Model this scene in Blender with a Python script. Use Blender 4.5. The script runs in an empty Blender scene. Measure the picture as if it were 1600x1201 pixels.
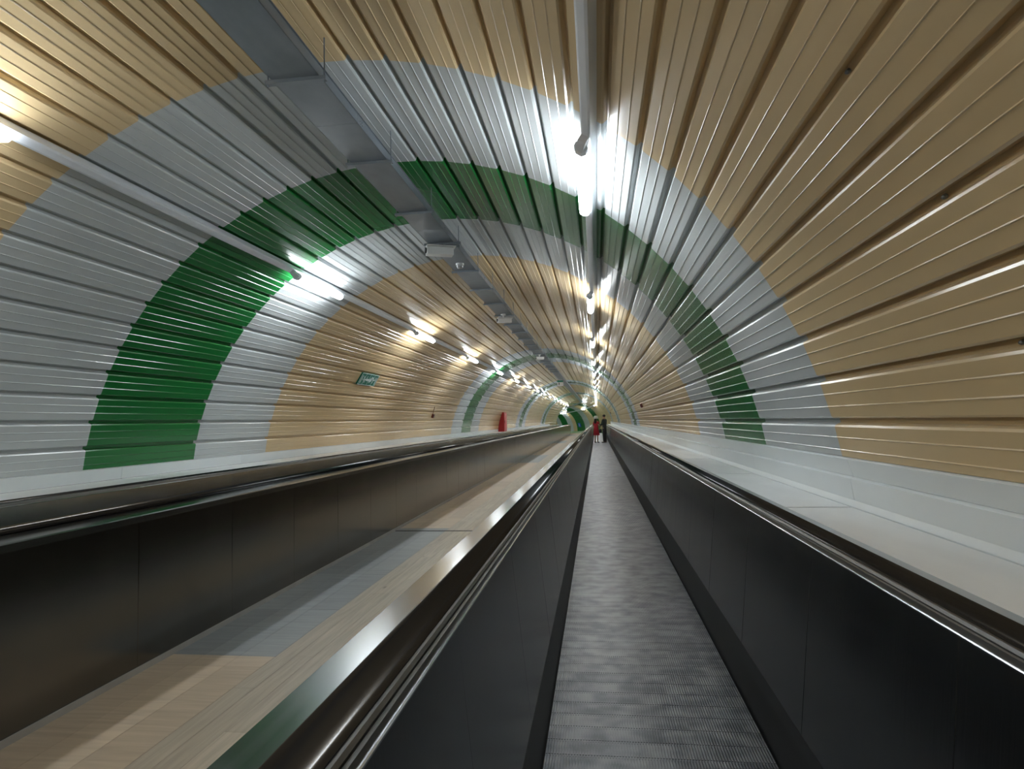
import bpy, bmesh, math, random
from mathutils import Vector, Matrix
random.seed(7)
PI = math.pi
scene = bpy.context.scene
COL = scene.collection

# ------------------------------------------------------------------ camera
CAM_H = 1.48                      # lens height above the belt
FPX, VPX, VPY, ROLL = 1000.0, 932.4, 655.0, 0.030
def cam_basis():
    v = Vector(((VPX-800)/FPX, -(VPY-600.5)/FPX, 1.0)).normalized()
    up = Vector((-math.sin(ROLL), math.cos(ROLL), 0))
    r = up.cross(v).normalized(); u = v.cross(r)
    return r, u, v                # world X, Z, Y seen from the camera (x right, y up, z forward)
r_, u_, v_ = cam_basis()
cd = bpy.data.cameras.new('camera'); cam = bpy.data.objects.new('camera', cd); COL.objects.link(cam)
cd.sensor_fit = 'HORIZONTAL'; cd.sensor_width = 36.0; cd.lens = FPX/1600*36.0
cd.clip_start = 0.02; cd.clip_end = 400
M3 = Matrix(((r_.x, r_.y, -r_.z), (v_.x, v_.y, -v_.z), (u_.x, u_.y, -u_.z)))
cam.matrix_world = Matrix.Translation((0, 0, CAM_H)) @ M3.to_4x4()
scene.camera = cam

# ------------------------------------------------------------------ world, exposure
world = bpy.data.worlds.new('world'); scene.world = world; world.use_nodes = True
world.node_tree.nodes['Background'].inputs[0].default_value = (0.03, 0.03, 0.03, 1)
world.node_tree.nodes['Background'].inputs[1].default_value = 1.0
scene.view_settings.view_transform = 'Standard'; scene.view_settings.look = 'None'
scene.view_settings.gamma = 1.0; scene.view_settings.use_curve_mapping = False
scene.view_settings.exposure = 1.92
scene.cycles.max_bounces = 7; scene.cycles.diffuse_bounces = 5; scene.cycles.glossy_bounces = 4; scene.cycles.transmission_bounces = 2
scene.cycles.sample_clamp_indirect = 6.0
LAMP = 15.0                      # emission of the tube covers

# ------------------------------------------------------------------ place: tunnel section and path
R = 3.45                          # radius of the plank faces
XC, ZC = -1.889, 0.635            # tunnel axis
S0, RB = 84.0, 20.0               # the tunnel bends left from here, with this radius
PERIOD, W0, G0, G1, W1 = 18.75, 4.25, 6.05, 7.90, 9.75
WALK_END = 70.0                   # end of the walkways
def path(x, s, z):
    if s <= S0: return (x, s, z)
    a = (s-S0)/RB; rr = RB+(x-XC)
    return (XC-RB+rr*math.cos(a), S0+rr*math.sin(a), z-drop(s))
def drop(s):                      # past the walkways the tunnel runs gently downhill
    d = max(0.0, s-S0); return 0.0075*d*d if d < 6 else 0.09*d-0.27
def pol(theta, r):
    t = math.radians(theta); return (XC+r*math.cos(t), ZC+r*math.sin(t))

# ------------------------------------------------------------------ materials
def nt(name):
    m = bpy.data.materials.new(name); m.use_nodes = True
    return m, m.node_tree, m.node_tree.nodes['Principled BSDF']
def link(t, a, b): t.links.new(a, b)
def mat(name, col, rough=0.5, metal=0.0, var=0.06, scale=(6, 6, 6), bump=0.0, bscale=(60, 60, 60), coat=0.0, rvar=0.0, objvar=0.0, spec=0.5):
    m, t, p = nt(name)
    p.inputs['Roughness'].default_value = rough; p.inputs['Metallic'].default_value = metal
    p.inputs['Specular IOR Level'].default_value = spec
    if coat: p.inputs['Coat Weight'].default_value = coat; p.inputs['Coat Roughness'].default_value = 0.12
    g = t.nodes.new('ShaderNodeTexCoord'); mp = t.nodes.new('ShaderNodeMapping'); mp.inputs['Scale'].default_value = scale
    link(t, g.outputs['Object'], mp.inputs['Vector'])
    n = t.nodes.new('ShaderNodeTexNoise'); n.inputs['Scale'].default_value = 1.0; n.inputs['Detail'].default_value = 4
    link(t, mp.outputs[0], n.inputs['Vector'])
    mr = t.nodes.new('ShaderNodeMapRange'); mr.inputs['From Min'].default_value = 0.25; mr.inputs['From Max'].default_value = 0.75
    mr.inputs['To Min'].default_value = 1-var; mr.inputs['To Max'].default_value = 1+var
    link(t, n.outputs['Fac'], mr.inputs['Value'])
    val = mr.outputs[0]
    if objvar:
        oi = t.nodes.new('ShaderNodeObjectInfo'); m2 = t.nodes.new('ShaderNodeMapRange')
        m2.inputs['To Min'].default_value = 1-objvar; m2.inputs['To Max'].default_value = 1+objvar
        link(t, oi.outputs['Random'], m2.inputs['Value'])
        mu = t.nodes.new('ShaderNodeMath'); mu.operation = 'MULTIPLY'
        link(t, val, mu.inputs[0]); link(t, m2.outputs[0], mu.inputs[1]); val = mu.outputs[0]
    vm = t.nodes.new('ShaderNodeVectorMath'); vm.operation = 'SCALE'; vm.inputs[0].default_value = col[:3]
    link(t, val, vm.inputs['Scale']); link(t, vm.outputs[0], p.inputs['Base Color'])
    if rvar:
        m3 = t.nodes.new('ShaderNodeMapRange'); m3.inputs['To Min'].default_value = rough-rvar; m3.inputs['To Max'].default_value = rough+rvar
        link(t, n.outputs['Fac'], m3.inputs['Value']); link(t, m3.outputs[0], p.inputs['Roughness'])
    if bump:
        mb = t.nodes.new('ShaderNodeMapping'); mb.inputs['Scale'].default_value = bscale
        link(t, g.outputs['Object'], mb.inputs['Vector'])
        nb = t.nodes.new('ShaderNodeTexNoise'); nb.inputs['Scale'].default_value = 1.0; nb.inputs['Detail'].default_value = 2
        link(t, mb.outputs[0], nb.inputs['Vector'])
        b = t.nodes.new('ShaderNodeBump'); b.inputs['Strength'].default_value = bump; b.inputs['Distance'].default_value = 0.004
        link(t, nb.outputs['Fac'], b.inputs['Height']); link(t, b.outputs[0], p.inputs['Normal'])
    return m
def emis(name, col, st):
    m, t, p = nt(name)
    p.inputs['Base Color'].default_value = (*col, 1); p.inputs['Emission Color'].default_value = (*col, 1)
    p.inputs['Emission Strength'].default_value = st
    return m

PLK = dict(rough=0.225, var=0.05, scale=(1.5, 0.6, 1.5), bump=0.012, bscale=(9, 2.2, 9), objvar=0.035)
m_beige = mat('beige_lacquered_metal', (0.585, 0.445, 0.255), **PLK)
m_white = mat('pale_grey_lacquered_metal', (0.47, 0.50, 0.505), **PLK)
m_green = mat('green_lacquered_metal', (0.009, 0.150, 0.030), **PLK)
BANDM = {'beige': m_beige, 'white': m_white, 'green': m_green}
m_base = mat('white_base_panel', (0.66, 0.70, 0.715), rough=0.35, var=0.04, scale=(2, 1, 2), objvar=0.03)
m_ledge = mat('white_ledge_paint', (0.74, 0.75, 0.75), rough=0.45, var=0.07, scale=(4, 1.2, 4), objvar=0.02)
m_panel = mat('dark_brushed_steel', (0.31, 0.32, 0.33), rough=0.22, metal=1.0, var=0.06, scale=(3, 3, 0.6), rvar=0.04, bump=0.03, bscale=(8, 120, 2))
m_clad = mat('brown_tinted_steel_cladding', (0.165, 0.155, 0.14), rough=0.20, metal=1.0, var=0.06, scale=(3, 3, 0.6), rvar=0.03, bump=0.02, bscale=(8, 120, 2))
m_kick = mat('light_kick_strip', (0.34, 0.33, 0.31), rough=0.5, var=0.1)
m_deck = mat('bright_steel_deck', (0.42, 0.425, 0.43), rough=0.19, metal=1.0, var=0.05, scale=(30, 1, 30), rvar=0.04)
m_guide = mat('grey_guide_rail', (0.16, 0.155, 0.15), rough=0.35, metal=0.8, var=0.05)
m_edge = mat('polished_steel_edge', (0.75, 0.76, 0.78), rough=0.22, metal=1.0, var=0.02)
m_rubber = mat('black_handrail_rubber', (0.012, 0.012, 0.013), rough=0.22, coat=0.25, var=0.1)
m_skirt = mat('black_skirt', (0.02, 0.021, 0.022), rough=0.4, var=0.15, scale=(5, 2, 5))
m_gap = mat('dark_recess', (0.012, 0.012, 0.012), rough=0.6, var=0.05)
m_galv = mat('galvanised_steel', (0.185, 0.21, 0.235), rough=0.36, metal=0.35, var=0.12, scale=(9, 4, 9), bump=0.03)
m_trunk = mat('grey_trunking_paint', (0.66, 0.69, 0.74), rough=0.4, var=0.04)
m_wplastic = mat('white_plastic', (0.62, 0.62, 0.61), rough=0.4, var=0.03)
m_dplastic = mat('dark_plastic', (0.03, 0.03, 0.033), rough=0.35, var=0.1)
m_red = mat('red_enamel', (0.36, 0.008, 0.012), rough=0.4, var=0.08)
m_alarm = mat('dark_red_plastic', (0.11, 0.018, 0.010), rough=0.45, var=0.1)
m_signgreen = mat('sign_green', (0.0, 0.16, 0.10), rough=0.4, var=0.05)
m_signwhite = mat('sign_white', (0.62, 0.70, 0.72), rough=0.4, var=0.04)
m_blue = mat('sign_blue', (0.03, 0.12, 0.50), rough=0.4, var=0.05)
m_lamp = emis('tube_cover_light', (0.90, 0.965, 1.0), LAMP)

def floor_mat(name, col, axis, grain=1.0, knots=0.0):
    """wood look: stretched grain, tone changing board by board, optional knots"""
    m, t, p = nt(name)
    p.inputs['Roughness'].default_value = 0.45
    g = t.nodes.new('ShaderNodeTexCoord'); gm = t.nodes.new('ShaderNodeNewGeometry')
    mp = t.nodes.new('ShaderNodeMapping'); mp.inputs['Scale'].default_value = (28, 1.6, 1) if axis == 'y' else (1.6, 22, 1)
    link(t, gm.outputs['Position'], mp.inputs['Vector'])
    n = t.nodes.new('ShaderNodeTexNoise'); n.inputs['Scale'].default_value = 1.2; n.inputs['Detail'].default_value = 5; n.inputs['Distortion'].default_value = 0.6
    link(t, mp.outputs[0], n.inputs['Vector'])
    oi = t.nodes.new('ShaderNodeObjectInfo')
    a = t.nodes.new('ShaderNodeMapRange'); a.inputs['From Min'].default_value = 0.3; a.inputs['From Max'].default_value = 0.7
    a.inputs['To Min'].default_value = 1-0.13*grain; a.inputs['To Max'].default_value = 1+0.10*grain
    link(t, n.outputs['Fac'], a.inputs['Value'])
    b = t.nodes.new('ShaderNodeMapRange'); b.inputs['To Min'].default_value = 0.90; b.inputs['To Max'].default_value = 1.10
    link(t, oi.outputs['Random'], b.inputs['Value'])
    mu = t.nodes.new('ShaderNodeMath'); mu.operation = 'MULTIPLY'; link(t, a.outputs[0], mu.inputs[0]); link(t, b.outputs[0], mu.inputs[1])
    val = mu.outputs[0]
    if knots:
        mk = t.nodes.new('ShaderNodeMapping'); mk.inputs['Scale'].default_value = (5.5, 1.9, 1)
        link(t, gm.outputs['Position'], mk.inputs['Vector'])
        vo = t.nodes.new('ShaderNodeTexVoronoi'); vo.inputs['Scale'].default_value = 1.0; vo.inputs['Randomness'].default_value = 1.0
        link(t, mk.outputs[0], vo.inputs['Vector'])
        k = t.nodes.new('ShaderNodeMapRange'); k.inputs['From Min'].default_value = 0.03; k.inputs['From Max'].default_value = 0.10
        k.inputs['To Min'].default_value = 0.45; k.inputs['To Max'].default_value = 1.0
        link(t, vo.outputs['Distance'], k.inputs['Value'])
        m2 = t.nodes.new('ShaderNodeMath'); m2.operation = 'MULTIPLY'; link(t, val, m2.inputs[0]); link(t, k.outputs[0], m2.inputs[1]); val = m2.outputs[0]
    vm = t.nodes.new('ShaderNodeVectorMath'); vm.operation = 'SCALE'; vm.inputs[0].default_value = col
    link(t, val, vm.inputs['Scale']); link(t, vm.outputs[0], p.inputs['Base Color'])
    return m
m_fbeige = floor_mat('beige_wood_look', (0.45, 0.37, 0.28), 'x')
m_fgrey = floor_mat('grey_wood_look', (0.24, 0.265, 0.28), 'x')
m_fstrip = floor_mat('knotty_oak_strip', (0.40, 0.355, 0.285), 'y', 1.3, 1.0)
m_fgreen = mat('green_floor_paint', (0.03, 0.20, 0.04), rough=0.35, var=0.08)

def belt_mat():
    m, t, p = nt('ribbed_aluminium')
    p.inputs['Metallic'].default_value = 0.55; p.inputs['Roughness'].default_value = 0.42
    gm = t.nodes.new('ShaderNodeNewGeometry'); oi = t.nodes.new('ShaderNodeObjectInfo')
    mp = t.nodes.new('ShaderNodeMapping'); mp.inputs['Scale'].default_value = (8, 11, 1)
    ad = t.nodes.new('ShaderNodeVectorMath'); ad.operation = 'ADD'; link(t, gm.outputs['Position'], ad.inputs[0]); link(t, oi.outputs['Random'], ad.inputs[1])
    link(t, ad.outputs[0], mp.inputs['Vector'])
    n = t.nodes.new('ShaderNodeTexNoise'); n.inputs['Scale'].default_value = 0.9; n.inputs['Detail'].default_value = 5
    link(t, mp.outputs[0], n.inputs['Vector'])
    cr = t.nodes.new('ShaderNodeValToRGB'); cr.color_ramp.elements[0].position = 0.36; cr.color_ramp.elements[0].color = (0.12, 0.125, 0.145, 1)
    cr.color_ramp.elements[1].position = 0.62; cr.color_ramp.elements[1].color = (0.27, 0.275, 0.29, 1)
    link(t, n.outputs['Fac'], cr.inputs[0]); link(t, cr.outputs[0], p.inputs['Base Color'])
    return m
m_belt = belt_mat()

# ------------------------------------------------------------------ mesh helpers
class MB:
    def __init__(s): s.v = []; s.f = []; s.m = []
    def poly(s, pts, mi=0):
        o = len(s.v); s.v += [tuple(p) for p in pts]; s.f.append(tuple(range(o, o+len(pts)))); s.m.append(mi); return s
    def box(s, x0, x1, y0, y1, z0, z1, mi=0, M=None):
        c = [Vector((x, y, z)) for x in (x0, x1) for y in (y0, y1) for z in (z0, z1)]
        if M is not None: c = [M @ p for p in c]
        o = len(s.v); s.v += [tuple(p) for p in c]
        for f in ((0,1,3,2),(4,6,7,5),(0,4,5,1),(2,3,7,6),(0,2,6,4),(1,5,7,3)):
            s.f.append(tuple(o+i for i in f)); s.m.append(mi)
        return s
    def rings(s, rings, closed=True, caps=True, mi=0):
        """rings: lists of points, each the same length"""
        o = len(s.v); n = len(rings[0])
        for r in rings: s.v += [tuple(p) for p in r]
        for k in range(len(rings)-1):
            for i in range(n if closed else n-1):
                j = (i+1) % n
                s.f.append((o+k*n+i, o+k*n+j, o+(k+1)*n+j, o+(k+1)*n+i)); s.m.append(mi)
        if caps and closed:
            s.f.append(tuple(o+i for i in reversed(range(n)))); s.m.append(mi)
            e = o+(len(rings)-1)*n; s.f.append(tuple(e+i for i in range(n))); s.m.append(mi)
        return s
    def prism_y(s, prof, y0, y1, mi=0):          # (x,z) profile pushed along y
        return s.rings([[(x, y0, z) for x, z in prof], [(x, y1, z) for x, z in prof]], mi=mi)
    def sweep(s, prof, ss, mi=0, closed=True):   # (x,z) profile along the tunnel path
        return s.rings([[path(x, q, z) for x, z in prof] for q in ss], closed=closed, mi=mi)
    def tube(s, pts, r, n=8, mi=0):
        rr = []
        for i, p in enumerate(pts):
            p = Vector(p); d = (Vector(pts[min(i+1, len(pts)-1)])-Vector(pts[max(i-1, 0)])).normalized()
            a = d.orthogonal().normalized(); b = d.cross(a)
            q = r[i] if isinstance(r, (list, tuple)) else r
            rr.append([p+a*q*math.cos(2*PI*k/n)+b*q*math.sin(2*PI*k/n) for k in range(n)])
        return s.rings(rr, mi=mi)
    def mesh(s, name, mats, smooth=False):
        me = bpy.data.meshes.new(name); me.from_pydata(s.v, [], s.f); 
        for m in (mats if isinstance(mats, (list, tuple)) else [mats]): me.materials.append(m)
        for p, i in zip(me.polygons, s.m): p.material_index = i; p.use_smooth = smooth
        bm = bmesh.new(); bm.from_mesh(me); bmesh.ops.recalc_face_normals(bm, faces=bm.faces[:]); bm.to_mesh(me); bm.free()
        me.update(); return me
    def build(s, name, mats, parent=None, smooth=False, loc=(0, 0, 0)):
        return add(name, s.mesh(name, mats, smooth), parent, loc)
def add(name, me, parent=None, loc=(0, 0, 0), rot=(0, 0, 0)):
    o = bpy.data.objects.new(name, me); COL.objects.link(o); o.location = loc; o.rotation_euler = rot
    if parent is not None: o.parent = parent
    return o
def tag(o, label=None, cat=None, group=None, kind=None):
    for k, v in (('label', label), ('category', cat), ('group', group), ('kind', kind)):
        if v: o[k] = v
    return o
def empty(name, loc=(0, 0, 0), rot=(0, 0, 0)):
    o = bpy.data.objects.new(name, None); COL.objects.link(o); o.location = loc; o.rotation_euler = rot; o.empty_display_size = 0.2
    return o
def frange(a, b, step):
    n = max(1, int(math.ceil((b-a)/step-1e-6))); return [a+(b-a)*i/n for i in range(n+1)]
def svals(a, b):     # sample positions along the path
    if b <= S0: return [a, b]
    return ([a] if a < S0 else []) + frange(max(a, S0), b, 1.0)

# ------------------------------------------------------------------ tunnel lining
DTH = 4.576; TH0 = 168.93; NROW = 34
HALF = math.radians(DTH/2); GD = 0.042
T = (R+GD)*math.tan(HALF)
PROF = [(GD, -T), (GD, -T+0.015), (0.008, -T+0.023), (0, -T+0.034),
        (0, -0.044), (-0.0045, -0.0395), (0, -0.035), (0, 0.035), (-0.0045, 0.0395), (0, 0.044),
        (0, T-0.034), (0.008, T-0.023), (GD, T-0.015), (GD, T)]
BACK = [(GD+0.012, T), (GD+0.012, -T)]
def plank_mesh(name, length, m, prof=PROF, back=BACK):
    pts = [(R+d, t) for d, t in prof+back]
    b = MB(); b.rings([[(x, 0, z) for x, z in pts], [(x, length, z) for x, z in pts]])
    return b.mesh(name, m)
def bands(kmin, kmax):
    out = []
    for k in range(kmin, kmax+1):
        o = k*PERIOD
        out += [('beige', o+W1-PERIOD, o+W0), ('white', o+W0, o+G0), ('green', o+G0, o+G1), ('white', o+G1, o+W1)]
    return out
near = [('beige', W1-PERIOD, W0)] + [('white', W0, G0), ('green', G0, G1), ('white', G1, W1),
        ('beige', W1, 16.4), ('beige', 16.4, W0+PERIOD), ('white', W0+PERIOD, G0+PERIOD), ('green', G0+PERIOD, G1+PERIOD), ('white', G1+PERIOD, W1+PERIOD)]
S_END = S0+RB*math.radians(110)
far = [b for b in bands(-1, 7) if b[2] <= W1-PERIOD+0.01 or b[1] >= W1+PERIOD-0.01]
far = [(c, a, b) for c, a, b in far if a < 79.2]
far += [('beige', 79.25, 90.2), ('green', 90.2, 91.7), ('beige', 91.7, 93.4), ('white', 93.4, 94.7), ('green', 94.7, 96.6), ('beige', 96.6, 97.4), ('white', 97.4, 98.4), ('green', 98.4, 99.6), ('white', 99.6, 100.4), ('beige', 100.4, S_END)]
PLAB = {'beige': 'beige lacquered plank', 'white': 'pale grey lacquered plank', 'green': 'green lacquered plank'}
wall_left = tag(empty('wall_left', (XC-R, 0, 0)), 'left curved wall of banded metal planks in beige, pale grey and green', 'wall', kind='structure')
ceiling = tag(empty('ceiling', (XC, 0, ZC+R)), 'vaulted tunnel ceiling of banded metal planks in beige, pale grey and green', 'ceiling', kind='structure')
wall_right = tag(empty('wall_right', (XC+R, 0, 0)), 'right curved wall of banded metal planks in beige, pale grey and green', 'wall', kind='structure')
def keep(o, parent):              # parent without moving the part
    o.parent = parent; o.matrix_parent_inverse = Matrix.Translation(-Vector(parent.location))
    return o
def side_of(th): return wall_left if th > 128 else (wall_right if th < 52 else ceiling)
LEFT_BOT, RIGHT_BOT = 172.7, 9.7
def cut_prof(lo, hi):             # part of a plank, given in t
    p = [(d, t) for d, t in PROF if lo-1e-6 <= t <= hi+1e-6]
    if p[0][1] > lo+1e-6: p = [(0.0, lo)] + p
    if p[-1][1] < hi-1e-6: p = p + [(0.0, hi)]
    return p, [(GD+0.012, p[-1][1]), (GD+0.012, p[0][1])]
rows = [(TH0-DTH*(k+0.5), PROF, BACK) for k in range(NROW)]
def partial(thc, lo_th, hi_th):
    lo = max(-T, math.tan(math.radians(lo_th-thc))*R); hi = min(T, math.tan(math.radians(hi_th-thc))*R)
    return (thc, *cut_prof(lo, hi))
rows = [partial(TH0+DTH*0.5, TH0, LEFT_BOT)] + rows + [partial(TH0-DTH*(NROW+0.5), RIGHT_BOT, TH0-DTH*NROW)]
rows[0] = (rows[0][0], cut_prof(-T, math.tan(math.radians(LEFT_BOT-rows[0][0]))*R)[0], cut_prof(-T, math.tan(math.radians(LEFT_BOT-rows[0][0]))*R)[1])
rows[-1] = (rows[-1][0], cut_prof(math.tan(math.radians(RIGHT_BOT-rows[-1][0]))*R, T)[0], cut_prof(math.tan(math.radians(RIGHT_BOT-rows[-1][0]))*R, T)[1])
for c, a, b in near:
    shared = plank_mesh('plank', b-a, BANDM[c])
    for th, pf, bk in rows:
        me = shared if pf is PROF else plank_mesh('plank', b-a, BANDM[c], pf, bk)
        o = add('plank', me, None, (XC, a, ZC), (0, -math.radians(th), 0))
        keep(o, side_of(th)); o['label'] = PLAB[c]
for par in (wall_left, ceiling, wall_right):
    b_ = MB(); keys = ['beige', 'white', 'green']
    for c, a, b in far:
        for th, pf, bk in rows:
            if side_of(th) is not par: continue
            tr = math.radians(th)
            pts = [(XC+(R+d)*math.cos(tr)-t*math.sin(tr), ZC+(R+d)*math.sin(tr)+t*math.cos(tr)) for d, t in pf]
            b_.sweep(pts, svals(a, b), keys.index(c), closed=False)
        if b > WALK_END+2.2 and par is not ceiling:          # past the ledges the bands run down to the floor
            th0, th1 = (LEFT_BOT, 191.5) if par is wall_left else (-11.5, RIGHT_BOT)
            b_.sweep([pol(th0+(th1-th0)*i/5, R) for i in range(6)], svals(max(a, WALK_END+2.2), b), keys.index(c), closed=False)
    o = b_.build('distant_planks', [BANDM[k] for k in keys]); keep(o, par); tag(o, 'continuing rows of banded planks farther along the tunnel', kind='stuff')

# base panels under the planks, cove and ledge slabs on both sides
LEDGE_R, LEDGE_L = 0.915, 0.935
SLAB = 2.45
def wall_x(z, side, off=0.0):
    d = math.sqrt((R-off)**2-(z-ZC)**2); return XC+side*d
zt = pol(RIGHT_BOT, R)[1]; zl = pol(LEFT_BOT, R)[1]
joints = [1.70-SLAB*5+SLAB*i for i in range(16)]          # separate pieces up to about 27 m
def strip_pieces(name, prof, parent, m, gap=0.004, label=None):
    me = MB().prism_y(prof, gap/2, SLAB-gap/2).mesh(name, m)
    for j in joints:
        keep(add(name, me, None, (0, j, 0)), parent)
    b = MB(); s = joints[-1]+SLAB
    while s < WALK_END+2:
        b.prism_y(prof, s+gap/2, s+SLAB-gap/2); s += SLAB
    tag(keep(b.build('distant_'+name, m), parent), kind='stuff')
def thick(p0, p1, t):             # a plate seen from the tunnel between two (x,z) points
    d = Vector((p1[0]-p0[0], p1[1]-p0[1])); n = Vector((-d.y, d.x)).normalized()*t
    return [p0, p1, (p1[0]+n.x, p1[1]+n.y), (p0[0]+n.x, p0[1]+n.y)]
zr = [0.955, 1.098, zt]
strip_pieces('base_panel', [(wall_x(zr[0], 1)-0.012, zr[0]), (wall_x(zr[1], 1)-0.014, zr[1]-0.012), (wall_x(zr[1], 1)+0.012, zr[1]), (wall_x(zr[1], 1)+0.03, zr[1]), (wall_x(zr[0], 1)+0.03, zr[0])], wall_right, m_base)
strip_pieces('base_panel', [(wall_x(zr[1], 1)+0.006, zr[1]), (wall_x(zr[2], 1)-0.010, zr[2]-0.012), (wall_x(zr[2], 1)+0.010, zr[2]), (wall_x(zr[2], 1)+0.03, zr[2]), (wall_x(zr[1], 1)+0.03, zr[1])], wall_right, m_base)
strip_pieces('base_panel', [(wall_x(0.95, -1)+0.010, 0.938), (wall_x(zl, -1)+0.010, zl-0.012), (wall_x(zl, -1)-0.010, zl), (wall_x(zl, -1)-0.03, zl), (wall_x(0.95, -1)-0.03, 0.938)], wall_left, m_base)
def trim(n, label):
    return tag(empty('trim_%d' % n), label, 'trim', kind='structure')
XE_R = 0.810+0.257               # outer edge of the right balustrade deck
XE_L = -2.74*CAM_H-0.257         # outer edge of the far left deck
t1 = trim(1, 'white ledge of long slabs between the right balustrade and the curved wall')
XCO = 1.512
strip_pieces('slab', [(XE_R+0.004, 0.86), (XCO, 0.86), (XCO, LEDGE_R), (XE_R+0.004, LEDGE_R)], t1, m_ledge, 0.040)
t2 = trim(2, 'pale cove strip in the corner of the right ledge and wall')
tag(MB().prism_y([(XCO+0.010, 0.88), (XCO+0.06, 0.88), (wall_x(0.957, 1)+0.005, 0.957), (wall_x(0.957, 1)-0.010, 0.957), (XCO+0.010, LEDGE_R+0.003)], -11, WALK_END+2).build('cove', m_base), None); keep(bpy.context.scene.objects['cove'], t2)
keep(MB().box(XE_R+0.004, XCO+0.06, -11, WALK_END+2, 0.82, 0.862).build('bed', m_gap), t1)  # near-black sheet added under the slabs to darken the open joints
t3 = trim(3, 'white ledge of long slabs beside the far handrail on the left')
strip_pieces('slab', [(wall_x(0.94, -1)+0.008, 0.87), (XE_L-0.004, 0.87), (XE_L-0.004, LEDGE_L), (wall_x(0.94, -1)+0.008, LEDGE_L)], t3, m_ledge, 0.025)
# ------------------------------------------------------------------ floor
FX0, FX1 = -2.835, -0.625
floor = tag(empty('floor', ((FX0+FX1)/2, 0, 0)), 'wood look floor with grey bands between the two moving walkways', 'floor', kind='structure')
GY0, GY1 = 3.98, 8.90             # grey band of the floor
def fpart(o): return keep(o, floor)
fpart(MB().box(FX0-0.02, FX1+0.02, -10, WALK_END+2.2, -0.06, -0.006).build('bed', m_gap))
def board(x0, x1, y0, y1, m, name='board'):
    g = 0.0012
    fpart(MB().box(x0+g, x1-g, y0+g, y1-g, -0.03, 0.0).build(name, m))
SX0, SX1 = -2.10, -1.34           # knotty strip in the middle
ws = [FX0, FX0+0.245, FX0+0.49, SX0]
wr = [SX1, SX1+0.24, SX1+0.48, FX1]
for rowsx, rnd in ((ws, 3), (wr, 5)):
    for i in range(len(rowsx)-1):
        y = -1.0-0.37*((i*rnd) % 3)
        cuts = [y]
        while cuts[-1] < 15: cuts.append(cuts[-1]+1.2)
        cuts = sorted([c for c in cuts if all(abs(c-g) > 0.12 for g in (GY0, GY1))]+[GY0, GY1])
        for a, b in zip(cuts[:-1], cuts[1:]):
            board(rowsx[i], rowsx[i+1], a, b, m_fgrey if GY0-0.01 <= a < GY1-0.01 else m_fbeige)
nb = 6
for i in range(nb):
    x0 = SX0+(SX1-SX0)*i/nb; x1 = SX0+(SX1-SX0)*(i+1)/nb
    cuts = [-1.0-0.5*((i*2) % 3)]
    while cuts[-1] < 15: cuts.append(cuts[-1]+1.5)
    for a, b in zip(cuts[:-1], cuts[1:]): board(x0, x1, a, b, m_fstrip)
# rest of the floor, too far off to tell boards apart
b_ = MB(); FZ = -0.002
for k in range(-1, 5):
    segs = [(k*PERIOD+GY1-PERIOD, k*PERIOD+GY0, 0), (k*PERIOD+GY0, k*PERIOD+GY1, 1)]
    for a, b, mi in segs:
        for lo, hi in ((-10, -1.8), (15.0, WALK_END+2.2)):
            q0, q1 = max(a, lo), min(b, hi)
            if q1 > q0:
                b_.box(FX0, SX0, q0, q1, -0.03, FZ, mi); b_.box(SX1, FX1, q0, q1, -0.03, FZ, mi); b_.box(SX0, SX1, q0, q1, -0.03, FZ, 2)
tag(fpart(b_.build('distant_boards', [m_fbeige, m_fgrey, m_fstrip])), kind='stuff')
tag(fpart(MB().box(FX0, FX1, 8.66, 8.70, -0.02, 0.004).build('joint_cover', m_gap)), 'dark joint cover across the floor')
# landing past the end of the walkways
b_ = MB(); prof = [(wall_x(0, -1), 0.0), (wall_x(0, 1), 0.0)]
b_.sweep(prof+[(wall_x(0, 1), -0.05), (wall_x(0, -1), -0.05)], svals(WALK_END+2.2, S_END))
fpart(b_.build('green_landing', m_fgreen)); bpy.data.objects['green_landing']['label'] = 'green painted landing floor past the walkway ends'

# ------------------------------------------------------------------ moving walkways
PAN = 1.02; PJ0 = 1.62-PAN*9                # panel joints, as along the right balustrade
ZP0, ZP1 = 0.260, 0.965                     # bottom and top of the inner panels
NPAN = 36
def panel_run(name, p0, p1, out, parent, m, thickness=0.018, twist=0.0009):
    """separate steel panels from p0 (bottom) to p1 (top), (x,z); out = +1 if the back is towards +x"""
    prof = [(0, 0), (p1[0]-p0[0], p1[1]-p0[1]), (p1[0]-p0[0]+out*thickness, p1[1]-p0[1]), (out*thickness, 0)]
    inset = [(x+(out*0.0022 if k < 2 else 0), z) for k, (x, z) in enumerate(prof)]
    me = MB().rings([[(x, y, z) for x, z in pr] for y, pr in ((-PAN/2, inset), (-PAN/2+0.003, prof), (PAN/2-0.003, prof), (PAN/2, inset))]).mesh(name, m)
    for i in range(NPAN):
        o = add(name, me, None, (p0[0], PJ0+PAN*(i+0.5), p0[1]), (0, random.uniform(-1, 1)*twist*1.6, random.uniform(-1, 1)*twist)); keep(o, parent)
    b = MB(); s = PJ0+PAN*NPAN
    while s < WALK_END-0.5:
        j = random.uniform(-1, 1)*twist*PAN
        pr = [(p0[0]+x, p0[1]+z) for x, z in prof]
        b.rings([[(x-j/2, s+0.0015, z) for x, z in pr], [(x+j/2, s+PAN-0.0015, z) for x, z in pr]]); s += PAN
    tag(keep(b.build('distant_'+name, m), parent), kind='stuff')
Y0W = -6.0
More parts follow.
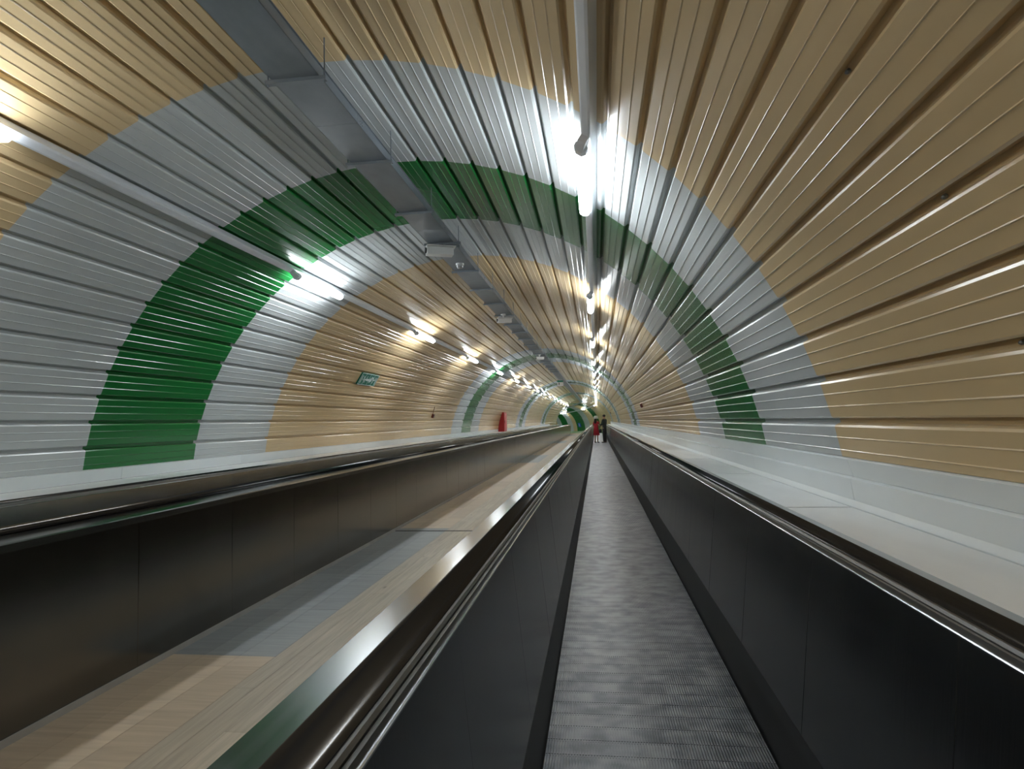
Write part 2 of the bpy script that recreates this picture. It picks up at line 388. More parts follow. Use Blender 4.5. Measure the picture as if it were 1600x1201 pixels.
def handrail_profile(n=14):
    pts = []                                # (e across, z): flat C with rounded shoulders
    w, hgt = 0.047, 0.019
    for i in range(n):
        a = 2*PI*i/n; c, s = math.cos(a), math.sin(a)
        pts.append((w*math.copysign(abs(c)**0.6, c), hgt*math.copysign(abs(s)**0.75, s)))
    return pts
def balustrade(par, xi, out, outer_x=None, outer=True):
    """xi: x of the top inner edge; out=+1: outer side towards +x"""
    X = lambda e: xi+out*e
    d = 0.0705                              # the inner panel leans outwards by this much
    panel_run('inner_panel', (xi-out*d, ZP0), (xi, ZP1), out, par, m_panel)
    xs = xi-out*(d+0.0184)
    keep(MB().prism_y([(xs, -0.05), (xi-out*d, ZP0-0.004), (xi-out*d+out*0.02, ZP0-0.004), (xs+out*0.02, -0.05)], Y0W, WALK_END).build('skirt', m_skirt), par)
    keep(MB().prism_y([(X(-0.003), ZP1-0.001), (X(-0.003), ZP1+0.003), (X(0.000), ZP1+0.005), (X(0.004), ZP1+0.005), (X(0.004), ZP1-0.001)], Y0W, WALK_END).build('edge_trim', m_edge), par)
    keep(MB().prism_y([(X(0.003), ZP1-0.01), (X(0.003), ZP1+0.004), (X(0.006), ZP1+0.019), (X(0.015), ZP1+0.019), (X(0.015), ZP1-0.01)], Y0W, WALK_END).build('inner_deck', m_guide), par)
    keep(MB().prism_y([(X(0.019), ZP1-0.01), (X(0.019), ZP1+0.020), (X(0.024), ZP1+0.028), (X(0.032), ZP1+0.028), (X(0.032), ZP1-0.01)], Y0W, WALK_END).build('guide_rail', m_guide), par)
    keep(MB().prism_y([(X(0.032), ZP1-0.03), (X(0.032), ZP1+0.006), (X(0.117), ZP1+0.004), (X(0.117), ZP1-0.03)], Y0W, WALK_END).build('handrail_guide', m_gap), par)
    keep(MB().prism_y([(X(0.117), ZP1+0.006), (X(0.250), ZP1-0.012), (X(0.257), ZP1-0.018), (X(0.257), ZP1-0.056), (X(0.117), ZP1-0.056)], Y0W, WALK_END).build('outer_deck', m_deck), par)
    if outer:
        panel_run('outer_panel', (X(0.240), 0.004), (X(0.240), ZP1-0.056), -out, par, m_clad)
        keep(MB().prism_y([(X(0.238), 0.0), (X(0.252), 0.0), (X(0.252), 0.035), (X(0.238), 0.035)], Y0W, WALK_END).build('kick_strip', m_kick), par)
    # handrail: straight run, then round the newel
    hp = handrail_profile(); cz = ZP1+0.022; ce = 0.080; rad = 0.36
    rings = [[(X(ce+e), Y0W, cz+z) for e, z in hp], [(X(ce+e), WALK_END, cz+z) for e, z in hp]]
    for i in range(1, 13):
        a = PI*i/12; rings.append([(X(ce+e), WALK_END+(rad+z)*math.sin(a), cz-rad+(rad+z)*math.cos(a)) for e, z in hp])
    keep(MB().rings(rings).build('handrail', m_rubber, smooth=True), par)
    nw = [(WALK_END-0.55, 0.0), (WALK_END-0.55, ZP1)]+[(WALK_END+0.33*math.sin(PI*i/10), ZP1-0.33+0.33*math.cos(PI*i/10)) for i in range(11)]+[(WALK_END, 0.0)]
    keep(MB().rings([[(X(0.02), y, z) for y, z in nw], [(X(0.10), y, z) for y, z in nw]]).build('newel', m_panel), par)
# walkway carrying the camera
XB0, XB1 = -0.277, 0.721
walk_a = tag(empty('moving_walkway', (0.222, 0, 0)), 'moving walkway in the foreground with ribbed metal belt carrying two people', 'moving walkway')
balustrade(walk_a, 0.810, 1, outer=False)
balustrade(walk_a, -0.366, -1)
PITCH = 0.1333
def pallet_mesh(w, name='pallet'):
    b = MB(); n = int(w/0.0125); p = w/n
    b.box(0, w, 0.001, PITCH-0.001, -0.04, -0.009)
    for i in range(n):
        x0 = i*p+0.0028; x1 = (i+1)*p-0.0028; y0, y1 = 0.0025, PITCH-0.0025
        o = len(b.v); b.v += [(x0, y0, -0.009), (x0, y1, -0.009), (x0, y0, 0), (x0, y1, 0), (x1, y0, 0), (x1, y1, 0), (x1, y0, -0.009), (x1, y1, -0.009)]
        for f in ((0, 1, 3, 2), (2, 3, 5, 4), (4, 5, 7, 6), (0, 2, 4, 6)): b.f.append(tuple(o+k for k in f)); b.m.append(0)
    return b.mesh(name, m_belt)
pm = pallet_mesh(XB1-XB0-0.008)
NP = 118
for i in range(NP):
    keep(add('pallet', pm, None, (XB0+0.004, 1.2+PITCH*i, 0)), walk_a)
def far_belt(x0, x1, par, ranges):
    b = MB()
    for lo, hi in ranges:
        s = lo
        while s < hi-0.01:
            n = 40; p = (x1-x0)/n
            b.box(x0, x1, s+0.001, s+PITCH*3-0.001, -0.04, -0.008)
            for i in range(n): b.poly([(x0+i*p+0.003, s+0.003, 0), (x0+(i+1)*p-0.003, s+0.003, 0), (x0+(i+1)*p-0.003, s+PITCH*3-0.003, 0), (x0+i*p+0.003, s+PITCH*3-0.003, 0)])
            s += PITCH*3
    tag(keep(b.build('distant_pallets', m_belt), par), kind='stuff')
far_belt(XB0+0.004, XB1-0.004, walk_a, [(-6+0.0, 1.2-0.01), (1.2+PITCH*NP, WALK_END)])
# walkway on the left
XLN = -1.895*CAM_H-0.257          # its near inner edge
XLF = -2.74*CAM_H
walk_b = tag(empty('moving_walkway', ((XLN+XLF)/2, 0, 0)), 'moving walkway on the left, its steel side panels facing the wooden floor', 'moving walkway')
balustrade(walk_b, XLN, 1)
balustrade(walk_b, XLF, -1, outer=False)
far_belt(XLF+0.0889+0.004, XLN-0.0889-0.004, walk_b, [(-6, WALK_END)])

# ------------------------------------------------------------------ cable tray
tray = tag(empty('cable_tray', (-1.94, 0, 3.82)), 'galvanised cable tray with side flanges hung along the crown of the ceiling', 'cable tray')
TX0, TX1, TZ = -2.106, -1.771, 3.815
def tkeep(o): return keep(o, tray)
TL = 2.8; tj = [-6.55+TL*i for i in range(12)]
tme = MB()
tme.box(TX0, TX1, 0.002, TL-0.002, TZ, TZ+0.003)
for x, sg in ((TX0, -1), (TX1, 1)):
    tme.box(min(x, x-sg*0.003), max(x, x-sg*0.003), 0.002, TL-0.002, TZ, TZ+0.078)
    tme.box(min(x, x+sg*0.012), max(x, x+sg*0.012), 0.002, TL-0.002, TZ+0.075, TZ+0.078)
tmesh = tme.mesh('tray_length', m_galv)
for j in tj: tkeep(add('tray_length', tmesh, None, (0, j, 0)))
far_t = MB(); far_t.sweep([(TX0, TZ), (TX1, TZ), (TX1, TZ+0.078), (TX1-0.003, TZ+0.078), (TX1-0.003, TZ+0.003), (TX0+0.003, TZ+0.003), (TX0+0.003, TZ+0.078), (TX0, TZ+0.078)], [tj[-1]+TL, S0]+frange(S0, S_END-1, 2)[1:])
tag(tkeep(far_t.build('distant_tray', m_galv)), kind='stuff')
cme = MB()
for i in range(5): cme.tube([(TX0+0.05+i*0.055, -6, TZ+0.016+0.004*(i % 2)), (TX0+0.05+i*0.055, 80, TZ+0.016+0.004*(i % 2))], 0.012, 6)
tkeep(cme.build('cables', m_dplastic)); bpy.data.objects['cables']['kind'] = 'stuff'
HG = [3.97-1.405*6+1.405*i for i in range(26)]
bar = MB().box(TX0-0.05, TX1+0.045, -0.02, 0.02, TZ-0.026, TZ-0.001).mesh('hanger_bar', m_galv)
def ceil_z(x): return ZC+math.sqrt((R+0.02)**2-(x-XC)**2)
for y in HG:
    hb = tkeep(add('hanger_bar', bar, None, (0, y, 0)))
    for x in (TX0-0.035, TX1+0.03):
        rod = MB().tube([(x, 0, TZ-0.04), (x, 0, ceil_z(x)+0.012)], 0.005, 6).build('hanger_rod', m_galv, hb)
brk = MB(); 
for dy, dz in ((0, 0.02), (0.03, 0.02), (0, 0.045), (0.03, 0.045), (-0.03, 0.03)):
    brk.tube([(TX1, dy, TZ+dz), (TX1+0.007, dy, TZ+dz)], 0.006, 6)
bme = brk.mesh('splice_bolts', m_edge)
for j in tj[2:9]: tag(tkeep(add('splice_bolts', bme, None, (0, j+0.06, 0))), kind='stuff')

# ------------------------------------------------------------------ light rows
def radial(theta):                # matrix: local x tangential, local z pointing to the axis
    t = math.radians(theta); n = Vector((-math.cos(t), 0, -math.sin(t))); y = Vector((0, 1, 0)); x = y.cross(n)
    return Matrix((x, y, n)).transposed()
TH_R, TH_L = 56.2, 123.7
def trunk(theta, label):
    e = tag(empty('light_trunking', (*[pol(theta, R)[0]], 0, pol(theta, R)[1])), label, 'trunking')
    t = math.radians(theta)
    def P(a, d): return (XC+(R-d)*math.cos(t)-a*math.sin(t), ZC+(R-d)*math.sin(t)+a*math.cos(t))
    prof = [P(-0.034, -0.002), P(0.034, -0.002), P(0.034, 0.062), P(0.038, 0.066), P(0.038, 0.086), P(0.022, 0.092), P(-0.022, 0.092), P(-0.038, 0.086), P(-0.038, 0.066), P(-0.034, 0.062)]
    L = 5.45
    for i in range(8):
        a = -10.9+0.8+L*i
        keep(MB().prism_y(prof, a+0.001, a+L-0.001).build('trunking_length', m_trunk), e)
    b = MB(); b.sweep(prof, [-10.1+L*8, S0]+frange(S0, S_END-1, 2)[1:]); tag(keep(b.build('distant_trunking', m_trunk), e), kind='stuff')
    return e
trunk(TH_R, 'grey metal trunking carrying the tube lights above the foreground walkway')
trunk(TH_L, 'grey metal trunking carrying the tube lights up the left wall')
LL = 1.42
def lamp_meshes():
    # local: x tangential, y along, z towards the axis; 0 = trunking underside
    hexp = [(-0.020, 0.022), (-0.046, 0.045), (-0.046, 0.072), (-0.022, 0.096), (0.022, 0.096), (0.046, 0.072), (0.046, 0.045), (0.020, 0.022)]
    small = [(x*0.55, 0.059+(z-0.059)*0.55) for x, z in hexp]
    def ring(p, y): return [(x, y, z) for x, z in p]
    d = MB().rings([ring(hexp, 0.030), ring(hexp, LL-0.05), ring(small, LL-0.012)]).mesh('diffuser', m_lamp)
    spine = MB().box(-0.024, 0.024, 0.0, LL-0.03, 0.0, 0.022).mesh('spine', m_trunk)
    capp = [(x*1.06, 0.059+(z-0.059)*1.06) for x, z in hexp]
    c = MB().rings([ring(capp, -0.035), ring(capp, 0.030)]).mesh('end_cap', m_trunk)
    br = MB().rings([ring([(-0.03, 0.0), (0.03, 0.0), (0.03, 0.05), (-0.03, 0.05)], -0.10), ring([(-0.03, 0.0), (0.03, 0.0), (0.03, 0.09), (-0.03, 0.09)], -0.035)]).mesh('bracket', m_trunk)
    return d, spine, c, br
LM = lamp_meshes()
ORD = ['first', 'second', 'third', 'fourth', 'fifth', 'sixth', 'seventh', 'eighth', 'ninth', 'tenth', 'eleventh', 'twelfth', 'thirteenth', 'fourteenth', 'fifteenth', 'sixteenth', 'seventeenth', 'eighteenth', 'nineteenth', 'twentieth', 'twenty-first', 'twenty-second', 'twenty-third', 'twenty-fourth', 'twenty-fifth', 'twenty-sixth', 'twenty-seventh', 'twenty-eighth', 'twenty-ninth', 'thirtieth']
def fixture(theta, s, label, group):
    x, z = pol(theta, R-0.092)
    p = Vector(path(x, s, z)); 
    rot = radial(theta).to_4x4()
    if s > S0: rot = Matrix.Rotation((s-S0)/RB, 4, 'Z') @ rot
    e = empty('tube_light'); e.matrix_world = Matrix.Translation(p) @ rot
    tag(e, label, 'ceiling light', group)
    for n, me in zip(('diffuser', 'spine', 'end_cap', 'bracket'), LM): add(n, me, e)
    return e
SP = 5.45
for theta, start, back, where, grp in ((TH_R, 4.42, 2, 'above the foreground walkway', 'tube lights above the foreground walkway'), (TH_L, 2.18, 2, 'on the left wall trunking', 'tube lights along the left wall')):
    k = -back; s = start-back*SP; n = 0
    while s < S_END-8:
        if s < 0: lab = ('tube light just behind the camera ' if s > -5 else 'tube light farther behind the camera ') + where
        else: lab = ORD[n]+' glowing tube light from the front, ' + where; n += 1
        fixture(theta, s, lab, grp); s += SP

# ------------------------------------------------------------------ things on the tray and walls
def cctv(y, label, big=1.0, stalk=False):
    e = tag(empty('security_camera', (-1.93, y, TZ-0.03)), label, 'camera')
    k = big
    if stalk:
        MB().tube([(0, 0, 0.005), (0, 0, -0.02)], 0.055*k, 12).build('base_plate', m_wplastic, e)
        MB().tube([(0, 0, -0.02), (0, 0, -0.09*k)], 0.02, 8).build('stalk', m_wplastic, e)
        zc = -0.135*k; x0 = 0.02
    else:
        MB().box(-0.20*k, 0.22*k, -0.02, 0.02, 0.000, 0.028).build('mounting_bar', m_galv, e)
        MB().box(-0.03, 0.03, -0.03, 0.03, -0.02, 0.004).build('bracket', m_dplastic, e)
        zc = -0.068*k; x0 = -0.03
    rot = Matrix.Rotation(math.radians(114), 4, 'Z')
    def rb(x_0, x_1, y_0, y_1, z_0, z_1): 
        return MB().box(x_0, x_1, y_0, y_1, z_0, z_1, M=Matrix.Translation((x0, 0, 0)) @ rot)
    L, w, h2 = 0.30*k, 0.060*k, 0.048*k
    body = MB()
    prof = [(-w, -h2), (w, -h2), (w, h2*0.7), (w*0.7, h2), (-w*0.7, h2), (-w, h2*0.7)]
    rings = [[(Matrix.Translation((x0, 0, zc)) @ rot) @ Vector((px, yy, pz)) for px, pz in prof] for yy in (-L/2, L/2)]
    hs = body.rings(rings).build('housing', m_wplastic, e)
    hood = rb(-w*1.12, w*1.12, -L*0.6, L*0.5, zc+h2*1.0, zc+h2*1.18); hood.build('sun_hood', m_wplastic, hs)
    ln = MB(); c = Vector((0, L/2, zc))
    ln.tube([(Matrix.Translation((x0, 0, 0)) @ rot) @ Vector((0, L/2-0.002, zc)), (Matrix.Translation((x0, 0, 0)) @ rot) @ Vector((0, L/2+0.02, zc))], 0.034*k, 12).build('lens', m_dplastic, hs)
    return e
cctv(8.02, 'large white box security camera nearest on the cable tray', 1.15)
cctv(13.55, 'white box security camera hanging on a stalk under the tray', 1.0, True)
cctv(22.3, 'small box security camera far along the cable tray', 0.9, True)
# dome camera
e = tag(empty('dome_camera', (-1.93, 9.13, TZ-0.001)), 'small silver dome camera stuck under the cable tray', 'camera')
MB().tube([(0, 0, 0.0), (0, 0, -0.03)], 0.062, 20).build('base_ring', m_wplastic, e)
dm = MB(); rr = []
for i in range(7):
    a = PI/2*i/6; rr.append([(0.055*math.cos(a)*math.cos(2*PI*k/18)+1e-5, 0.055*math.cos(a)*math.sin(2*PI*k/18), -0.03-0.05*math.sin(a)) for k in range(18)])
dm.rings(rr).build('dome', mat('silver_dome', (0.5, 0.5, 0.52), rough=0.15, metal=0.6, var=0.03), e, smooth=True)

# exit sign hanging below the tray far off
e = tag(empty('exit_sign', (-1.97, 36.0, TZ)), 'small white hanging exit sign with green top under the tray', 'sign')
MB().tube([(-0.12, 0, 0), (-0.12, 0, -0.10)], 0.008, 6).build('rod', m_galv, e)
MB().tube([(0.12, 0, 0), (0.12, 0, -0.10)], 0.008, 6).build('rod', m_galv, e)
sbx = MB().box(-0.17, 0.17, -0.03, 0.03, -0.42, -0.10).build('sign_box', m_wplastic, e)
MB().box(-0.165, 0.165, -0.034, -0.028, -0.20, -0.105).build('green_band', m_signgreen, sbx)
pc = MB(); pc.box(-0.09, -0.05, -0.036, -0.029, -0.36, -0.24); pc.box(-0.10, -0.03, -0.036, -0.029, -0.30, -0.27); pc.box(-0.085, -0.055, -0.036, -0.029, -0.235, -0.21)
pc.build('pictogram', m_dplastic, sbx)

# green emergency sign on the left wall
def wall_frame(theta, s, off=0.0):
    x, z = pol(theta, R-off); return Matrix.Translation((x, s, z)) @ radial(theta).to_4x4()
e = tag(empty('emergency_sign'), 'green and white emergency exit sign mounted on the left wall planks', 'sign')
e.matrix_world = wall_frame(148.3, 13.1, 0.0)
SW, SH = 0.49, 0.135
pl = MB().box(-SH, SH, -SW, SW, 0.0, 0.035).build('plate', m_signgreen, e)
br = MB(); fr = 0.012
br.box(-SH, -SH+fr, -SW, SW, 0.033, 0.038); br.box(SH-fr, SH, -SW, SW, 0.033, 0.038); br.box(-SH, SH, -SW, -SW+fr, 0.033, 0.038); br.box(-SH, SH, SW-fr, SW, 0.033, 0.038)
br.build('border', m_signwhite, pl)
# white strokes as seen on the plate: door bars, running figures and the arrow between them
def stroke(p, q, w=0.022):
    # sign coordinates: u from left (-1..1), v up (-1..1); local y = u (away from camera is right), local x = up
    def C(a): return Vector((a[1]*SH, a[0]*SW, 0.0))
    A, B = C(p), C(q); d = (B-A).normalized(); n = Vector((-d.y, d.x, 0))*w/2
    pts = [A-n, A+n, B+n, B-n]
    return [Vector((v.x, v.y, 0.036)) for v in pts], [Vector((v.x, v.y, 0.0385)) for v in pts]
UPS = 1.0
pg = MB()
for p, q, w in [((-0.84, -0.6), (-0.84, 0.7), 0.035), ((-0.52, -0.95), (-0.52, 0.9), 0.014), ((0.0, -0.95), (0.0, 0.95), 0.014), ((0.5, -0.95), (0.5, 0.95), 0.014), ((0.86, -0.6), (0.86, 0.7), 0.035),
                ((-0.66, -0.5), (-0.5, 0.1), 0.03), ((-0.5, 0.1), (-0.38, 0.55), 0.03), ((-0.5, 0.1), (-0.30, 0.0), 0.026), ((-0.30, 0.0), (-0.28, -0.6), 0.026), ((-0.6, 0.2), (-0.7, 0.0), 0.022),
                ((-0.30, 0.05), (0.34, 0.05), 0.05), ((0.34, 0.05), (0.14, 0.42), 0.03), ((0.34, 0.05), (0.14, -0.32), 0.03),
                ((0.36, -0.55), (0.5, 0.0), 0.03), ((0.5, 0.0), (0.56, 0.5), 0.03), ((0.5, 0.0), (0.72, -0.1), 0.026), ((0.72, -0.1), (0.72, -0.6), 0.026), ((0.22, -0.6), (0.36, -0.2), 0.022)]:
    a, b = stroke(p, q, w); pg.rings([a, b])
pg.build('pictogram', m_signwhite, pl)

# red fire cabinet against the left wall, its front upright
e = tag(empty('fire_cabinet', (-5.0, 34.4, LEDGE_L)), 'tall red fire cabinet on the left ledge, tapering into the curved wall', 'cabinet')
zz = [LEDGE_L+0.001+i*(1.98-LEDGE_L)/8 for i in range(9)]
prof = [(-4.985, zz[0]), (-4.985, zz[-1])]+[(min(wall_x(z, -1)+0.004, -4.99), z) for z in reversed(zz)]
b_ = MB().rings([[(x+5.0, 0, z-LEDGE_L) for x, z in prof], [(x+5.0, 1.0, z-LEDGE_L) for x, z in prof]]); b_.build('body', m_red, e)
dr = MB().box(0.016, 0.030, 0.05, 0.95, 0.06, 0.98).build('door', mat('lit_red_door', (0.55, 0.10, 0.10), rough=0.4, var=0.05), e)  # light falling on the front is put into the door's paler red
MB().box(0.030, 0.045, 0.10, 0.14, 0.45, 0.60).build('handle', m_dplastic, dr)

def callpoint(theta, s, label):
    e = tag(empty('alarm_box'), label, 'alarm'); e.matrix_world = wall_frame(theta, s)
    hs = MB().box(-0.06, 0.06, -0.07, 0.07, 0.0, 0.06).build('housing', m_alarm, e)
    MB().box(-0.035, 0.035, -0.035, 0.035, 0.058, 0.066).build('button_plate', m_dplastic, hs)
    return e
a1 = callpoint(161.8, 19.8, 'small dark red alarm box on the left wall planks')
MB().tube([(-0.02, -0.09, 0.03), (-0.30, -0.10, 0.02)], 0.008, 6).build('conduit', m_alarm, a1)
callpoint(20.8, 19.1, 'small dark red alarm box on the right wall planks')
callpoint(24, 58.0, 'tiny alarm box far along the right wall')

# screw heads in the grooves of the right wall
for k, y in ((29, 2.35), (31, 2.35), (33, 2.35)):
    th = TH0-DTH*k; x, z = pol(th, R+GD)
    o = MB().tube([(0, 0, 0.0), (0, 0, 0.012), (0, 0, 0.018)], [0.009, 0.009, 0.004], 8).build('screw', m_galv)
    o.matrix_world = Matrix.Translation((x, y, z)) @ radial(th).to_4x4(); keep(o, wall_right)

# blue sign on the wall of the bend
sb = 95.9; th = 14.5; x, z = pol(th, R-0.02)
e = tag(empty('blue_sign'), 'small blue square sign on the far green wall', 'sign')
e.matrix_world = Matrix.Translation(path(x, sb, z)) @ Matrix.Rotation((sb-S0)/RB, 4, 'Z') @ radial(th).to_4x4()
MB().box(-0.30, 0.30, -0.35, 0.35, 0.0, 0.04).build('plate', m_blue, e)
MB().box(-0.16, 0.18, -0.06, 0.06, 0.04, 0.045).build('mark', m_signwhite, e)

# ------------------------------------------------------------------ people
def skin(name, verts, edges, rad, m, parent, sub=2):
    me = bpy.data.meshes.new(name); me.from_pydata(verts, edges, []); me.update()
    o = bpy.data.objects.new(name, me); COL.objects.link(o); o.parent = parent
    md = o.modifiers.new('skin', 'SKIN'); md.use_smooth_shade = True
    for i, sv in enumerate(me.skin_vertices[0].data):
        q = rad[i]; sv.radius = q if isinstance(q, tuple) else (q, q); sv.use_root = (i == 0)
    s = o.modifiers.new('sub', 'SUBSURF'); s.levels = sub; s.render_levels = sub
    me.materials.append(m); return o
m_skin = mat('skin', (0.42, 0.24, 0.17), rough=0.55, var=0.05)
m_dress = mat('red_dress_cloth', (0.38, 0.012, 0.03), rough=0.8, var=0.12, scale=(20, 20, 20))
m_dark = mat('charcoal_shirt_cloth', (0.035, 0.042, 0.04), rough=0.85, var=0.12, scale=(20, 20, 20))
m_trou = mat('dark_trouser_cloth', (0.03, 0.032, 0.036), rough=0.85, var=0.1, scale=(20, 20, 20))
m_hairb = mat('dark_hair', (0.015, 0.011, 0.009), rough=0.6, var=0.2, scale=(60, 60, 20))
m_hat = mat('pale_grey_knit', (0.55, 0.58, 0.60), rough=0.9, var=0.12, scale=(70, 70, 70))
m_shoe = mat('black_shoe', (0.012, 0.012, 0.013), rough=0.4, var=0.1)
def ball(c, r, n=10, k=14):
    rr = []
    for i in range(1, n):
        a = PI*i/n; rr.append([(c[0]+r[0]*math.sin(a)*math.cos(2*PI*j/k), c[1]+r[1]*math.sin(a)*math.sin(2*PI*j/k), c[2]+r[2]*math.cos(a)) for j in range(k)])
    return rr
def person(loc, rotz, label, H, arms, female):
    """faces local +Y; arms: list of (elbow, wrist, fingertip) for left and right"""
    e = tag(empty('person', loc, (0, 0, rotz)), label, 'person'); k = H/1.75
    V = []; E = []; Q = []
    def v(p, r, to=None):
        V.append((p[0]*k, p[1]*k, p[2]*k)); Q.append(tuple(x*k for x in r) if isinstance(r, tuple) else r*k)
        if to is not None: E.append((to, len(V)-1))
        return len(V)-1
    sw = 0.185 if not female else 0.155
    pel = v((0, 0, 0.95), (0.135, 0.095)); wai = v((0, 0.01, 1.10), (0.12, 0.085), pel); che = v((0, 0.015, 1.30), (0.145, 0.10), wai)
    nb = v((0, 0.0, 1.47), (0.06, 0.058), che); hb = v((0, 0.015, 1.55), (0.062, 0.07), nb); hd = v((0, 0.035, 1.64), (0.075, 0.088), hb); tp = v((0, 0.03, 1.70), (0.055, 0.065), hd)
    v((0, 0.135, 1.60), 0.012, hd)                                     # nose
    joints = {}
    for sd in (-1, 1):
        hp = v((sd*0.09, 0, 0.90), 0.085, pel); kn = v((sd*0.10, 0.015, 0.50), 0.056, hp); an = v((sd*0.105, -0.01, 0.10), 0.036, kn)
        hl = v((sd*0.108, -0.035, 0.045), 0.034, an); v((sd*0.125, 0.13, 0.032), (0.038, 0.024), hl)
        sh = v((sd*sw, 0, 1.40), 0.058, che); el, wr, ft = arms[0 if sd < 0 else 1]
        a = v(el, 0.042, sh); w = v(wr, 0.028, a)
        W, F = Vector(wr), Vector(ft); d = (F-W); n = Vector((sd, 0, 0)).cross(d).normalized(); s2 = d.cross(n).normalized()
        palm = v(tuple(W+d*0.42), (0.034, 0.018), w)
        for q, ln in ((-0.030, 0.92), (-0.010, 1.05), (0.010, 1.0), (0.028, 0.82)):
            b0 = W+d*0.5+s2*q; f1 = v(tuple(b0+d*0.12), 0.0095, palm); f2 = v(tuple(b0+d*(ln-0.5)*0.7-n*0.012), 0.009, f1); v(tuple(b0+d*(ln-0.5)-n*0.03), 0.008, f2)
        tb = v(tuple(W+d*0.28+s2*0.035), 0.011, palm); v(tuple(W+d*0.52+s2*0.062), 0.009, tb)
    skin('body', V, E, Q, m_skin, e)
    # clothes grown over the same skeleton
    def over(name, segs, m, grow, rads):
        vs, es, qs = [], [], []
        for chain, rr in zip(segs, rads):
            for i, p in enumerate(chain):
                if p in vs: j = vs.index(p)
                else: vs.append(p); qs.append(rr[i]); j = len(vs)-1
                if i: es.append((last, j))
                last = j
        return skin(name, [tuple(c*k for c in p) for p in vs], es, [tuple((c+grow)*k for c in (q if isinstance(q, tuple) else (q, q))) for q in qs], m, e)
    (eL, wL, fL), (eR, wR, fR) = arms
    P, Wa, Ch = (0, 0, 0.95), (0, 0.01, 1.10), (0, 0.015, 1.30)
    def mid(a, b, t): return tuple(x+(y-x)*t for x, y in zip(a, b))
    if female:
        rings = []
        for z, rx, ry, cy in ((0.50, 0.235, 0.20, 0.0), (0.60, 0.23, 0.19, 0.0), (0.75, 0.205, 0.165, 0.0), (0.92, 0.185, 0.15, -0.01), (1.02, 0.165, 0.13, 0), (1.12, 0.145, 0.115, 0.005), (1.25, 0.165, 0.125, 0.012), (1.36, 0.17, 0.115, 0.012), (1.43, 0.125, 0.085, 0.005), (1.47, 0.075, 0.068, 0)):
            rings.append([(k*rx*math.cos(2*PI*i/28)*(1+0.03*math.cos(7*2*PI*i/28)*(1.1-z if z < 1.1 else 0)), k*(cy+ry*math.sin(2*PI*i/28)*(1+0.03*math.sin(6*2*PI*i/28)*(1.1-z if z < 1.1 else 0))), k*z) for i in range(28)])
        MB().rings(rings, caps=False).build('dress', m_dress, e, smooth=True)
        for sd, el in ((-1, eL), (1, eR)):
            a = (sd*sw*0.8, 0, 1.40); MB().tube([tuple(c*k for c in a), tuple(c*k for c in mid((sd*sw, 0, 1.40), el, 0.35)), tuple(c*k for c in mid((sd*sw, 0, 1.40), el, 0.75))], [0.075*k, 0.066*k, 0.06*k], 12).build('sleeve', m_dress, e, smooth=True)
        hr = MB(); hr.rings(ball((0, 0.005*k, 1.62*k), (0.098*k, 0.105*k, 0.115*k))); hr.tube([(0, -0.03*k, 1.60*k), (0, -0.085*k, 1.48*k), (0, -0.10*k, 1.34*k), (0, -0.095*k, 1.26*k)], [0.085*k, 0.10*k, 0.085*k, 0.03*k], 12)
        hr.build('hair', m_hairb, e, smooth=True)
        ht = MB(); ht.rings(ball((0, 0.0, 1.70*k), (0.155*k, 0.155*k, 0.115*k))); ht.tube([(0, 0.0, 1.61*k), (0, 0.0, 1.66*k)], [0.150*k, 0.150*k], 18)
        ht.build('hat', m_hat, e, smooth=True)
    else:
        over('shirt', [[(0, 0, 0.84), P, Wa, Ch, (0, 0.0, 1.43)], [Ch, (-sw, 0, 1.40), mid((-sw, 0, 1.40), eL, 1.0), mid(eL, wL, 0.9)], [Ch, (sw, 0, 1.40), mid((sw, 0, 1.40), eR, 1.0), mid(eR, wR, 0.9)]], m_dark, 0.022,
             [[(0.15, 0.115), (0.14, 0.105), (0.13, 0.095), (0.15, 0.105), (0.085, 0.07)], [0, 0.062, 0.045, 0.034], [0, 0.062, 0.045, 0.034]])
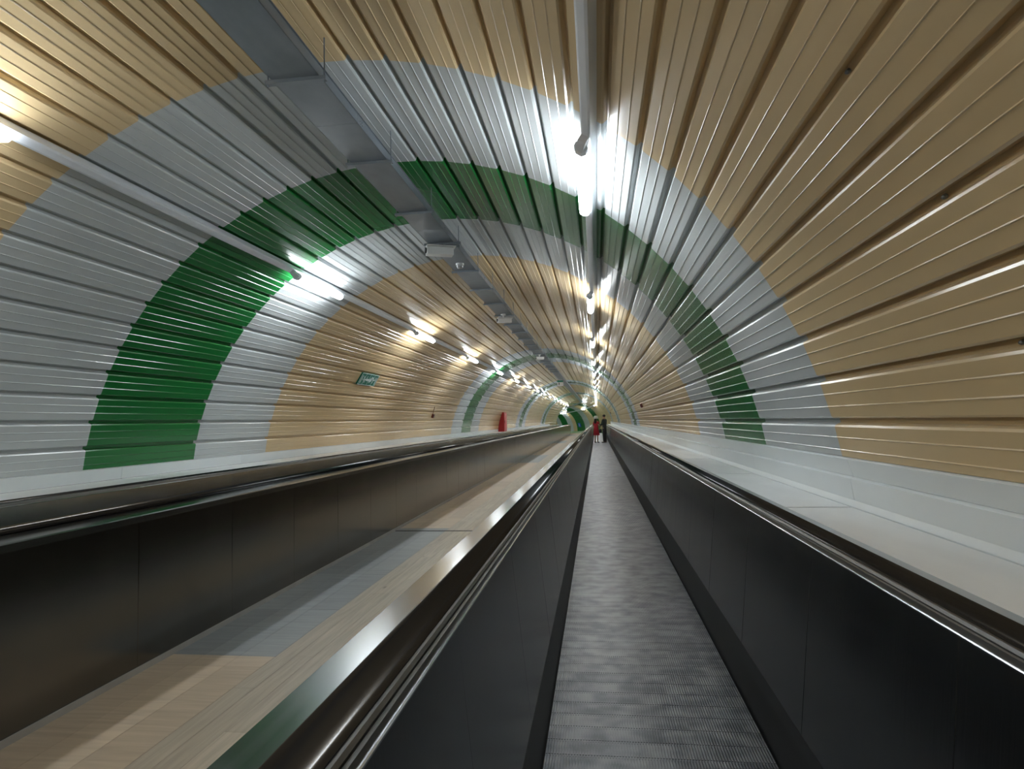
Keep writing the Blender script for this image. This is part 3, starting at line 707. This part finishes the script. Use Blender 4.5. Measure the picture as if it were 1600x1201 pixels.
        over('trousers', [[(0, 0, 1.04), P, (-0.09, 0, 0.90), (-0.10, 0.015, 0.50), (-0.105, -0.01, 0.05)], [P, (0.09, 0, 0.90), (0.10, 0.015, 0.50), (0.105, -0.01, 0.05)]], m_trou, 0.018, [[(0.12, 0.09), (0.135, 0.10), 0.09, 0.062, 0.05], [(0.135, 0.10), 0.09, 0.062, 0.05]])
        hr = MB(); hr.rings(ball((0, 0.012*k, 1.67*k), (0.088*k, 0.10*k, 0.085*k))); hr.build('hair', m_hairb, e, smooth=True)
    for sd in (-1, 1):
        MB().rings(ball((sd*0.117*k, 0.05*k, 0.034*k), (0.05*k, 0.135*k, 0.034*k))).build('shoe', m_shoe, e, smooth=True)
        MB().rings(ball((sd*0.030*k, 0.112*k, 1.635*k), (0.010*k, 0.010*k, 0.008*k), 6, 8)).build('eye', m_dplastic, e, smooth=True)
    return e
wy = 41.3
person((-0.05, wy, 0), math.radians(-35), 'person in a red knee-length dress and pale hat seen from behind', 1.66,
       [((-0.22, 0.0, 1.12), (-0.16, 0.17, 0.98), (-0.12, 0.30, 1.04)), ((0.22, 0.04, 1.14), (0.20, 0.26, 1.10), (0.19, 0.42, 1.15))], True)
person((0.47, wy-0.30, 0), math.radians(62), 'person in dark shirt and trousers standing side-on looking down', 1.78,
       [((-0.23, 0.06, 1.13), (-0.12, 0.28, 1.10), (-0.09, 0.42, 1.15)), ((0.24, 0.02, 1.13), (0.15, 0.26, 1.10), (0.12, 0.40, 1.15))], False)
e = tag(empty('handbag', (0.20, wy-0.08, 0.62)), 'black handbag hanging at the side of the red dress', 'bag')
MB().rings([[(0.11*math.cos(2*PI*i/12)*s, 0.05*math.sin(2*PI*i/12)*s, z) for i in range(12)] for z, s in ((0, 0.85), (0.03, 1.0), (0.20, 0.9), (0.25, 0.6))]).build('pouch', m_shoe, e, smooth=True)
MB().tube([(-0.07, 0, 0.22), (-0.05, -0.01, 0.38), (-0.02, -0.02, 0.45), (0.01, -0.01, 0.38), (0.06, 0, 0.22)], 0.008, 6).build('strap', m_shoe, e)
